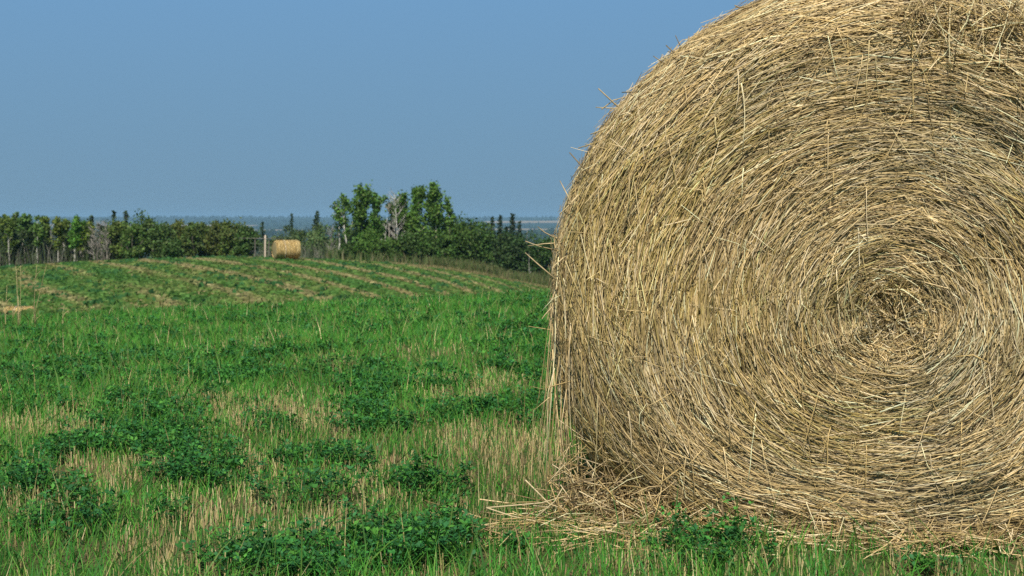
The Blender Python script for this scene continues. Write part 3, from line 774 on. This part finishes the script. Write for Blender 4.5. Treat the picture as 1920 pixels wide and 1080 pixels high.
def rim_wisps():
    g = Geo()
    # wisps along the outline, pointing out along the winding
    for k in range(260):
        th = R(PI * .30, PI * 1.22); rho = R(.86, 1.25)
        p = bale_point(rho, th, -.01); nn = bale_point(rho, th, .05) - bale_point(rho, th, 0); nn = nn / np.linalg.norm(nn)
        tg = np.array([-math.sin(th), .2 * math.sin(th), math.cos(th)]) * rng.choice([-1, 1], p=[.3, .7])
        L = R(.03, .10); d = nrm(tg * R(.7, 1.1) + nn * R(.05, .5) + rng.normal(size=3) * .2)
        P = [p, p + d * L * .5, p + d * L + rng.normal(size=3) * .012 + np.array([0, 0, -.1 * L])]
        add_straw(g, P, R(.0011, .0021), straw_cols(1)[0])
    # the ones that stand out against the sky and the field
    Y = 4.0
    for pts, r, dark in [([(1186, 222), (1150, 192), (1122, 166)], .003, .8), ([(1190, 203), (1150, 203), (1117, 201)], .0022, 1.2), ([(1128, 205), (1150, 188), (1172, 182)], .002, 1),
                ([(1165, 226), (1130, 243), (1107, 252)], .0028, 1.1), ([(1108, 330), (1085, 305), (1068, 286)], .0028, .4), ([(1078, 395), (1062, 362), (1050, 339)], .0022, 1),
                ([(1085, 365), (1060, 392), (1048, 402)], .0022, 1.2), ([(1275, 110), (1262, 97), (1249, 85)], .0028, .4), ([(1272, 104), (1260, 100), (1252, 96)], .002, .4),
                ([(1285, 95), (1290, 80), (1292, 68)], .0025, .6), ([(1250, 122), (1235, 112), (1225, 105)], .002, .7), ([(1210, 165), (1190, 172), (1166, 173)], .0025, .5),
                ([(1222, 150), (1208, 155), (1196, 164)], .0022, .6), ([(1380, 20), (1345, 46), (1317, 50)], .0025, 1), ([(1410, 12), (1385, 14), (1378, 10)], .003, .8),
                ([(1420, 16), (1370, 35), (1330, 58)], .002, 1.1), ([(1048, 470), (1012, 462), (985, 452)], .0018, 1), ([(1052, 455), (1020, 457), (990, 461)], .002, 1.1),
                ([(1045, 448), (1022, 436), (1008, 425)], .0022, .7), ([(1044, 525), (1012, 498), (985, 474)], .0026, .8), ([(1046, 455), (1040, 442), (1034, 440)], .002, .6),
                ([(1060, 480), (1037, 500), (1028, 540)], .0024, 1.2), ([(1052, 520), (1035, 560), (1026, 600)], .0018, 1.1), ([(1036, 575), (1022, 590), (1016, 598)], .002, 1.1)]:
        P = [at(a, b, Y + R(-.03, .03)) for a, b in pts]
        add_straw(g, P, r * .95, np.array([.52, .40, .21]) * dark, 5)
    tag(g.build('loose_wisps', M_straw, bale, True, off=BO), kind='stuff')
rim_wisps()

def hanging():
    g = Geo()
    # stems hanging down over the end face, most from the tangle at the top
    for k in range(230):
        if k < 95: px = R(1400, 1960); py = R(-60, 60); L = R(.10, .34)
        elif k < 120: px = R(1720, 1900); py = R(-40, 40); L = R(.15, .42)
        else: px = R(1100, 1990); py = R(60, 900); L = R(.05, .20)
        off = R(.012, .045); p, lx = face_hit(px, py, off); rho = math.hypot(lx / RS, (p[2] - BZ) / RT)
        if rho > .95: continue
        p[:2] += (np.array([math.sin(YAW), math.cos(YAW)]) * (.24 * max(0, (rho - .78) / .22) ** 2 if rho < 1 else .24))
        dx = R(-.5, .5) if rng.random() < .45 else R(-.12, .12)
        P = [p]
        for s in range(4):
            dx += R(-.12, .12); P.append(P[-1] + np.array([dx * L / 4, R(-.006, .003), -L / 4]))
        P = np.array(P)
        P = P[P[:, 2] > .02]
        if len(P) > 2: add_straw(g, P, R(.0010, .0019), straw_cols(1, 1.1)[0])
    for k in range(130):                        # the tangle near the top
        c, _ = face_hit(R(1700, 1960), R(-20, 75) , R(.01, .05)); a = R(0, PI); L = R(.08, .26); d = np.array([math.cos(a), R(-.1, .1), math.sin(a)]); b = rng.normal(size=3) * .02
        add_straw(g, [c - d * L / 2, c - d * L * .2 + b, c + d * L * .2 + b, c + d * L / 2], R(.0010, .0017), straw_cols(1, 1.1)[0])
    # cross-lying stems on the face
    for k in range(260):
        th = R(0, 2 * PI); rho = math.sqrt(R(.02, .92)); c = bale_point(rho, th, R(.012, .03)); a = R(0, PI); L = R(.04, .16)
        d = np.array([math.cos(a), R(-.08, .08), math.sin(a)]); b = rng.normal(size=3) * .008
        add_straw(g, [c - d * L / 2, c + b, c + d * L / 2], R(.0010, .0018), straw_cols(1, 1.1)[0])
    # long stems hanging from the left shoulder to the ground
    for k in range(60):
        th = R(PI * .93, PI * 1.14); p = bale_point(R(.80, 1.15), th, R(.0, .035)); L = R(.2, .62)
        dx = R(-.10, .06); P = [p]
        for s in range(4):
            dx += R(-.06, .07); P.append(P[-1] + np.array([dx * L / 4, R(-.02, .015), -L / 4]))
        P = np.array(P); P[:, 2] = np.maximum(P[:, 2], .008)
        add_straw(g, P, R(.0010, .0020), straw_cols(1, 1.1)[0])
    # frayed stems standing free at the left foot
    for pts in [[(1040, 690), (1028, 735), (1026, 800), (1024, 925)], [(1020, 730), (985, 722), (982, 800), (978, 935)], [(1030, 745), (1000, 770), (998, 850), (995, 930)],
                [(1062, 730), (1052, 800), (1058, 870), (1072, 960)], [(1040, 740), (1045, 800), (1072, 900), (1078, 1000)], [(1075, 600), (1060, 700), (1066, 820), (1075, 940)]]:
        P = [at(a, b, 3.86 + R(-.04, .04)) for a, b in pts]; P = np.array(P); P[:, 2] = np.maximum(P[:, 2], .005); add_straw(g, P, R(.0009, .0013), straw_cols(1, 1.05)[0], 5)
    # matted foot of the bale
    for k in range(2050):
        if rng.random() < .55:
            x, y, _ = face_xyz(R(-.88, -.35), R(-.01, .24), 0.); z = abs(rng.normal()) * .085 + .01
        else:
            x, y, _ = face_xyz(R(-.7, 1.0), -R(-.08, .07), 0.); z = abs(rng.normal()) * .035 + .01
        a = rng.normal() * .9; L = R(.04, .17); d = np.array([math.cos(a), R(-.4, .4), math.sin(a) * .8]); d /= np.linalg.norm(d)
        c = np.array([x, y, z]); P = np.array([c - d * L / 2, c + rng.normal(size=3) * .008, c + d * L / 2]); P[:, 2] = np.maximum(P[:, 2], .004)
        add_straw(g, P, R(.0012, .0023), straw_cols(1, .95)[0], 3)
    tag(g.build('hanging_straw', M_straw, bale, True, off=BO), kind='stuff')
hanging()

# straw fallen on the ground round the bale
def litter():
    g = Geo()
    for k in range(520):
        if k < 180: x, y, _ = face_xyz(-.62 - abs(rng.normal()) * .24, R(-.25, .25), 0.); z = R(.0, .07) * max(0, 1 - (.3 - x) * 2) + .015
        else: x, y, _ = face_xyz(R(-.8, 1.0), -abs(rng.normal()) * .08, 0.); z = R(.0, .04) + .008
        a = rng.normal() * (.6 if rng.random() < .4 else 1.4) + (PI if rng.random() < .5 else 0); L = R(.06, .26); d = np.array([math.cos(a), math.sin(a), R(-.3, .3)])
        c = np.array([x, y, z + float(H(x, y))]); P = np.array([c - d * L / 2, c + rng.normal(size=3) * .006, c + d * L / 2]); P[:, 2] = np.maximum(P[:, 2], H(P[:, 0], P[:, 1]) + .006)
        add_straw(g, P, R(.0012, .0021), straw_cols(1)[0], 4)
    for pts in [[(912, 952), (960, 968), (1040, 985), (1110, 1000)], [(912, 952), (960, 948), (1015, 943), (1060, 930)], [(800, 1000), (840, 992), (920, 985)], [(560, 1078), (575, 1050), (590, 1010)],
                [(985, 900), (1030, 945), (1090, 965)], [(1000, 975), (1040, 940), (1055, 915)], [(1230, 1040), (1260, 1030), (1290, 1020)]]:
        yy = [float(ground_at(a, min(b + 25, 1079))[1]) for a, b in pts]
        P = np.array([at(a, b, min(y_, 3.9)) for (a, b), y_ in zip(pts, yy)]); P[:, 2] = np.maximum(P[:, 2], .01)
        add_straw(g, P, .0021, (.62, .50, .28), 5)
    tag(g.build('fallen_straw', M_straw, None, True), kind='stuff')
litter()

# ---------------------------------------------------------------- the near field: alfalfa, grass, stubble
STUB = np.array([(940, 855, 150, 62), (480, 775, 150, 34), (610, 800, 90, 34), (85, 805, 100, 24), (240, 890, 190, 36), (480, 880, 60, 40), (690, 895, 90, 50), (100, 965, 110, 40), (420, 985, 130, 60),
                 (640, 985, 90, 40), (900, 725, 130, 22), (1000, 905, 60, 60), (330, 1050, 130, 40), (900, 985, 130, 40), (1200, 1062, 240, 24), (1680, 1072, 300, 20), (640, 688, 70, 7), (800, 668, 70, 8), (150, 880, 90, 26), (930, 700, 60, 9)], float)
ALF = np.array([(270, 765, 75, 30), (690, 795, 58, 24), (365, 885, 80, 34), (560, 920, 70, 42), (815, 905, 58, 36), (275, 830, 66, 26), (160, 835, 60, 24), (60, 910, 66, 32), (150, 975, 70, 40), (775, 1030, 110, 40),
                (500, 1055, 110, 30), (1340, 1050, 85, 28), (1080, 1068, 80, 18), (440, 712, 80, 18), (800, 760, 90, 22), (60, 735, 80, 18), (610, 860, 40, 16), (1560, 1072, 60, 12), (1700, 1076, 60, 12), (920, 1050, 60, 22), (700, 730, 80, 14), (500, 810, 40, 14)], float)
def ell(px, py, E):
    m = np.zeros_like(px)
    for a, b, c, d in E: m = np.maximum(m, np.clip(1.35 - np.hypot((px - a) / c, (py - b) / d), 0, 1))
    return m
def cover(x, y):
    """shares of alfalfa, grass and stubble at a point of the near field"""
    px, py = project(x, y, H(x, y))
    px = px + 120 * (fbm(x * 5, y * 5, 77) - .5); py = py + 70 * (fbm(x * 5 + 9, y * 5, 78) - .5)
    st = ell(px, py, STUB); al = ell(px, py, ALF)
    nz = fbm(x * 1.6, y * 1.1, 81); nz2 = fbm(x * 1.1 + 30, y * .8, 83)
    far = sstep(5.5, 8.5, y)
    alf = np.clip(al + far * np.clip((fbm(x * 2.4, y * 1.5, 85) * .6 + nz * .4 - .38) * 3.6, 0, 1) * .85 + (1 - far) * np.clip((nz - .52) * 4, 0, 1) * .5, 0, 1) * (1 - .8 * st)
    stub = np.clip(st + (1 - far) * .16 + st * 0 + far * np.clip((nz2 - .56) * 4, 0, .5) * (1 - .7 * sstep(9, 12, y)) + .05, 0, 1) * (1 - .9 * al)
    gr = np.clip(.62 + .3 * (nz2 - .5) + far * .25 + .3 * np.clip((nz2 - .45) * 3, 0, 1) * far - .10 * al - .40 * st, .07, 1)
    return alf, gr, stub
def scatter(n, y0=2.75, y1=20.5, half=.46):
    """points over the near wedge, thinning with distance; also returns the size factor that makes up for it"""
    n = int(n * 1.32); u = rng.random(n); ys = np.linspace(y0, y1, 400); s = np.clip(ys / 5.5, 1, 1.9); pdf = (ys + .5) / s ** 2; cdf = np.cumsum(pdf); cdf /= cdf[-1]
    y = np.interp(u, cdf, ys); n = int(n); x = -(half * y + .3) + rng.random(n) * (1.25 * y + .9)
    ok = ~in_bale(x, y)
    hid = ((x > .16 * y) & (y > 4.6)) | (x > .46 * y + .3); ok &= ~hid | (rng.random(n) < .20)
    x = x[ok]; y = y[ok]; return x, y, np.clip(y / 5.5, 1, 1.9)

def blade_field(name, n, which, mat, colf, h0, h1, w0, w1, lean, bend, segs, hvar=.5, power=1.0):
    g = Geo(); x, y, s = scatter(n)
    c3 = cover(x, y); p = c3[which] ** power
    k = rng.random(len(x)) < p; x = x[k]; y = y[k]; s = s[k]; al = c3[0][k]; n = len(x)
    z = H(x, y)
    h = R(h0, h1, n) * (1 - hvar * .5 + hvar * vnoise(x * 1.5, y * 1.5, 91)) 
    under = np.clip(1 - .45 * sstep(3.5, 4.2, y) * 0, 0, 1); h = h * under
    az = R(0, 2 * PI, n); ln = np.abs(rng.normal(size=n)) * lean; bd = rng.normal(size=n) * bend
    dh = np.stack([np.cos(az), np.sin(az), az * 0], -1); t = np.linspace(0, 1, segs)[None, :, None]
    L = h[:, None, None]
    P = np.stack([x, y, z - .008], -1)[:, None] + dh[:, None] * (L * (ln[:, None, None] * t + np.abs(bd)[:, None, None] * t * t)) + np.array([0, 0, 1.])[None, None] * L * (t - .28 * np.minimum(np.abs(bd), 1.4)[:, None, None] * t * t)
    fa = R(-.9, .9, n)                                              # blades mostly show some face, all directions occur
    sd = np.stack([np.cos(fa), np.sin(fa), fa * 0], -1); S = np.repeat(sd[:, None], segs, 1)
    prof = {3: [1, .85, .12], 4: [.8, 1, .75, .08], 2: [1, .8]}[segs]
    w = (R(w0, w1, n) * s)[:, None] * np.array(prof)[None]
    c = colf(n, x, y)
    ribbons(g, P, w, S, c, tip=segs > 2)
    return tag(g.build(name, mat), kind='stuff')
def pick(cols, probs, lo=.75, hi=1.3):
    cols = np.array(cols); probs = np.array(probs) / np.sum(probs)
    return lambda n, x, y: cols[rng.choice(len(cols), n, p=probs)] * R(lo, hi, (n, 1)) * (.8 + .4 * vnoise(x * 2, y * 2, 95))[:, None]
g_green = pick([(.070, .265, .034), (.104, .322, .040), (.050, .218, .040), (.16, .35, .053), (.28, .30, .085)], [.33, .26, .25, .12, .04])
g_stub = pick([(.55, .44, .205), (.44, .35, .150), (.64, .53, .285), (.34, .26, .13), (.38, .25, .13), (.28, .26, .11)], [.28, .24, .2, .12, .08, .08])
blade_field('stubble', 138000, 2, M_stub, g_stub, .030, .074, .0014, .0026, .12, .06, 2)
blade_field('grass', 290000, 1, M_grass, g_green, .04, .125, .0018, .0038, .28, .55, 3)
blade_field('grass', 6000, 1, M_grass, pick([(.10, .20, .035), (.13, .22, .05), (.07, .16, .04)], [1, 1, 1]), .12, .24, .003, .0058, .22, .6, 4)
blade_field('stubble', 2600, 1, M_stub, g_stub, .10, .19, .0018, .0030, .18, .15, 3)

LEAFC = np.array([(.042, .178, .038), (.060, .218, .040), (.028, .126, .036), (.086, .255, .040), (.048, .172, .056)])
def alfalfa_geo(cx, cy, rad, h, stems, leaf, gs, gl, per=9, zfun=H):
    """arrays of plants: centres cx,cy; each gets stems with three-part leaves"""
    n = len(cx); 
    idx = np.repeat(np.arange(n), stems); m = len(idx)
    az = R(0, 2 * PI, m); r = rad[idx] * np.sqrt(rng.random(m)); bx = cx[idx] + np.cos(az) * r * .55; by = cy[idx] + np.sin(az) * r * .55
    bz = zfun(bx, by); hh = h[idx] * R(.55, 1.1, m) * (1 - .35 * (r / rad[idx]) ** 2)
    tip = np.stack([np.cos(az) * r * .55 + rng.normal(size=m) * .015, np.sin(az) * r * .55 + rng.normal(size=m) * .015, hh], -1)
    B = np.stack([bx, by, bz], -1); t3 = np.linspace(0, 1, 3)[None, :, None]
    P = B[:, None] + tip[:, None] * t3
    az2 = R(-.8, .8, m); S = np.repeat(np.stack([np.cos(az2), np.sin(az2), az2 * 0], -1)[:, None], 3, 1)
    ribbons(gs, P, np.tile(np.array([[.0024, .002, .001]]), (m, 1)), S, np.tile([[.045, .10, .03]], (m, 1)) * R(.8, 1.3, (m, 1)))
    li = np.repeat(np.arange(m), per); q = len(li); t = R(.22, 1.02, q) ** .8
    a = R(0, 2 * PI, q); pet = R(.008, .026, q); c = B[li] + tip[li] * t[:, None] + np.stack([np.cos(a) * pet, np.sin(a) * pet, pet * .4], -1)
    size = np.broadcast_to(leaf, (n,))[idx][li] * R(.7, 1.25, q)
    colr = LEAFC[rng.choice(len(LEAFC), q)] * R(.75, 1.35, (q, 1)) * (.85 + .3 * (t > .85))[:, None]
    for da in (-1.05, 0, 1.05):
        aa = a + da + rng.normal(size=q) * .15; el = rng.normal(size=q) * .45 + .25
        d = np.stack([np.cos(aa) * np.cos(el), np.sin(aa) * np.cos(el), np.sin(el)], -1); sd = nrm(np.cross(d, np.array([0, 0, 1.]) + rng.normal(size=(q, 3)) * .25)); up = np.cross(sd, d)
        L = size[:, None]; base = c + d * .002
        V = np.stack([base, base + d * L * .55 + sd * L * .30 + up * L * .07, base + d * L, base + d * L * .55 - sd * L * .30 + up * L * .07], 1)
        b = np.arange(q) * 4
        gl.add(V.reshape(-1, 3), np.repeat(colr, 4, 0), F3=np.concatenate([np.stack([b, b + 1, b + 2], 1), np.stack([b, b + 2, b + 3], 1)]))

def alfalfa_cover():
    gs = Geo(); gl = Geo(); x, y, s = scatter(10000); a = cover(x, y)[0]; k = rng.random(len(x)) < a * (.72 + .16 * sstep(5, 7.5, y)); x = x[k]; y = y[k]; s = s[k]
    for lo, hi, st, per in ((1, 1.3, 9, 8), (1.3, 1.75, 7, 7), (1.75, 3, 5, 5)):
        m = (s >= lo) & (s < hi); n = m.sum()
        alfalfa_geo(x[m], y[m], R(.05, .12, n) * s[m] ** .5, R(.035, .105, n), st, (.0155 if hi < 1.5 else .0175) * s[m] ** .7, gs, gl, per)
    off = 0
    for v, c, f3, f4 in ((gs.V, gs.C, gs.F3, gs.F4),):
        gl2 = Geo(); gl2.add(np.concatenate(v), np.concatenate(c), F4=np.concatenate(f4))
    gl2.add(np.concatenate(gl.V), np.concatenate(gl.C), F3=np.concatenate(gl.F3))
    tag(gl2.build('alfalfa_cover', M_leaf), kind='stuff')
alfalfa_cover()

GA = 'alfalfa plants standing out of the stubble'
for px, py, rpx, h, lab in [
    (1340, 1062, 66, .15, 'tall alfalfa plant growing against the foot of the big bale'),
    (1290, 1070, 36, .10, 'low alfalfa plant left of the tall one at the foot of the big bale'),
    (690, 808, 52, .11, 'dark round alfalfa plant directly above the widest tan stubble patch'),
    (365, 905, 70, .13, 'spreading alfalfa plant alone between two tan stubble patches at left'),
    (560, 950, 64, .14, 'bushy alfalfa plant in the lower middle, ringed by stubble'),
    (812, 928, 54, .13, 'alfalfa plant at the lower left edge of the widest tan stubble patch'),
    (275, 795, 66, .12, 'dark alfalfa plant left of the stubble band below the green field'),
    (285, 850, 56, .10, 'leafy alfalfa plant just below the dark one at left'),
    (60, 935, 58, .11, 'alfalfa plant near the left edge above the pale stubble corner'),
    (145, 1005, 60, .13, 'alfalfa plant in the lower left, below the one near the left edge'),
    (775, 1052, 78, .12, 'wide alfalfa plant at the bottom, left of the fallen straw'),
    (500, 1075, 80, .12, 'alfalfa plant cut by the bottom edge of the photo'),
    (1400, 1060, 40, .12, 'alfalfa plant right of the tall one at the foot of the big bale'),
    (610, 872, 36, .07, 'smallest alfalfa plant above the bushy one in the lower middle'),
    (155, 850, 52, .09, 'alfalfa plant between two stubble strips near the left edge'),
]:
    x, y = ground_at(px, py); x = float(x); y = float(y); z = float(H(x, y)); rad = rpx / F * y
    e = empty('alfalfa_plant', (x, y, z), lab, 'plant', GA)
    gs = Geo(); gl = Geo(); k = max(8, int(17 * (rad / .09) ** 1.4))
    alfalfa_geo(np.array([x]), np.array([y]), np.array([rad * 1.9]), np.array([h * 1.05]), k, np.array([.0175]), gs, gl, 10)
    tag(gs.build('stems', M_leaf, e, off=(x, y, z)), kind='stuff'); tag(gl.build('leaves', M_leaf, e, off=(x, y, z)), kind='stuff')

# dry stalks on the skyline of the near knoll
def stalks(name, px, py, Y, stems, label, cat='dry grass', group='dry stalks on the edge of the knoll'):
    x = float(ray(px, py)[0]) * Y; z = float(H(x, Y)); e = empty(name, (x, Y, z), label, cat, group)
    for pts, r in stems:
        g = Geo(); P = np.array([at(a, b, Y + R(-.1, .1)) for a, b in pts]); P = P - np.array([x, Y, z])
        P = np.concatenate([[[P[0, 0], P[0, 1], min(P[0, 2], -.02)]], P]) if P[0, 2] > 0 else P
        c = np.array([.48, .40, .19]) * R(.85, 1.15); tube(g, P, np.linspace(r, r * .5, len(P)) * .95, c, 5)
        g.build('stem', M_stub, e, True)
        if len(pts) > 2:
            b = P[len(P) // 2]; g = Geo()
            tube(g, [b, b + [.02, 0, .06], b + [.055, .01, .09]], [.003, .003, .001], c, 4); g.build('leaf', M_stub, e, True)
stalks('dry_grass_clump', 36, 625, 13.5, [([(34, 632), (33, 570), (31, 515), (29, 499)], .0045), ([(37, 630), (38, 570), (39, 520), (38, 498)], .003), ([(10, 620), (11, 575), (13, 535)], .0035), ([(12, 628), (9, 590), (4, 560)], .003), ([(36, 628), (35, 590), (34, 555)], .006),
       ([(23, 620), (24, 598), (23, 570)], .003)], 'taller dry grass clump nearest the left edge, standing before the sunken bale')
stalks('dry_grass_clump', 65, 620, 13.5, [([(64, 625), (64, 575), (66, 525), (69, 497)], .0045), ([(66, 590), (68, 575), (72, 560), (80, 525), (87, 497)], .004), ([(66, 625), (66, 608), (65, 590)], .006)], 'forked pair of dry stalks right of the taller clump at the left edge')
stalks('dry_grass_stalk', 116, 628, 13.5, [([(115, 630), (117, 600), (120, 570)], .0035)], 'single short dry stalk right of the forked pair')
stalks('dry_grass_stalk', 364, 592, 14.5, [([(364, 600), (365, 585), (364, 568)], .0035)], 'single dry stalk on the grassy edge left of the far bale')
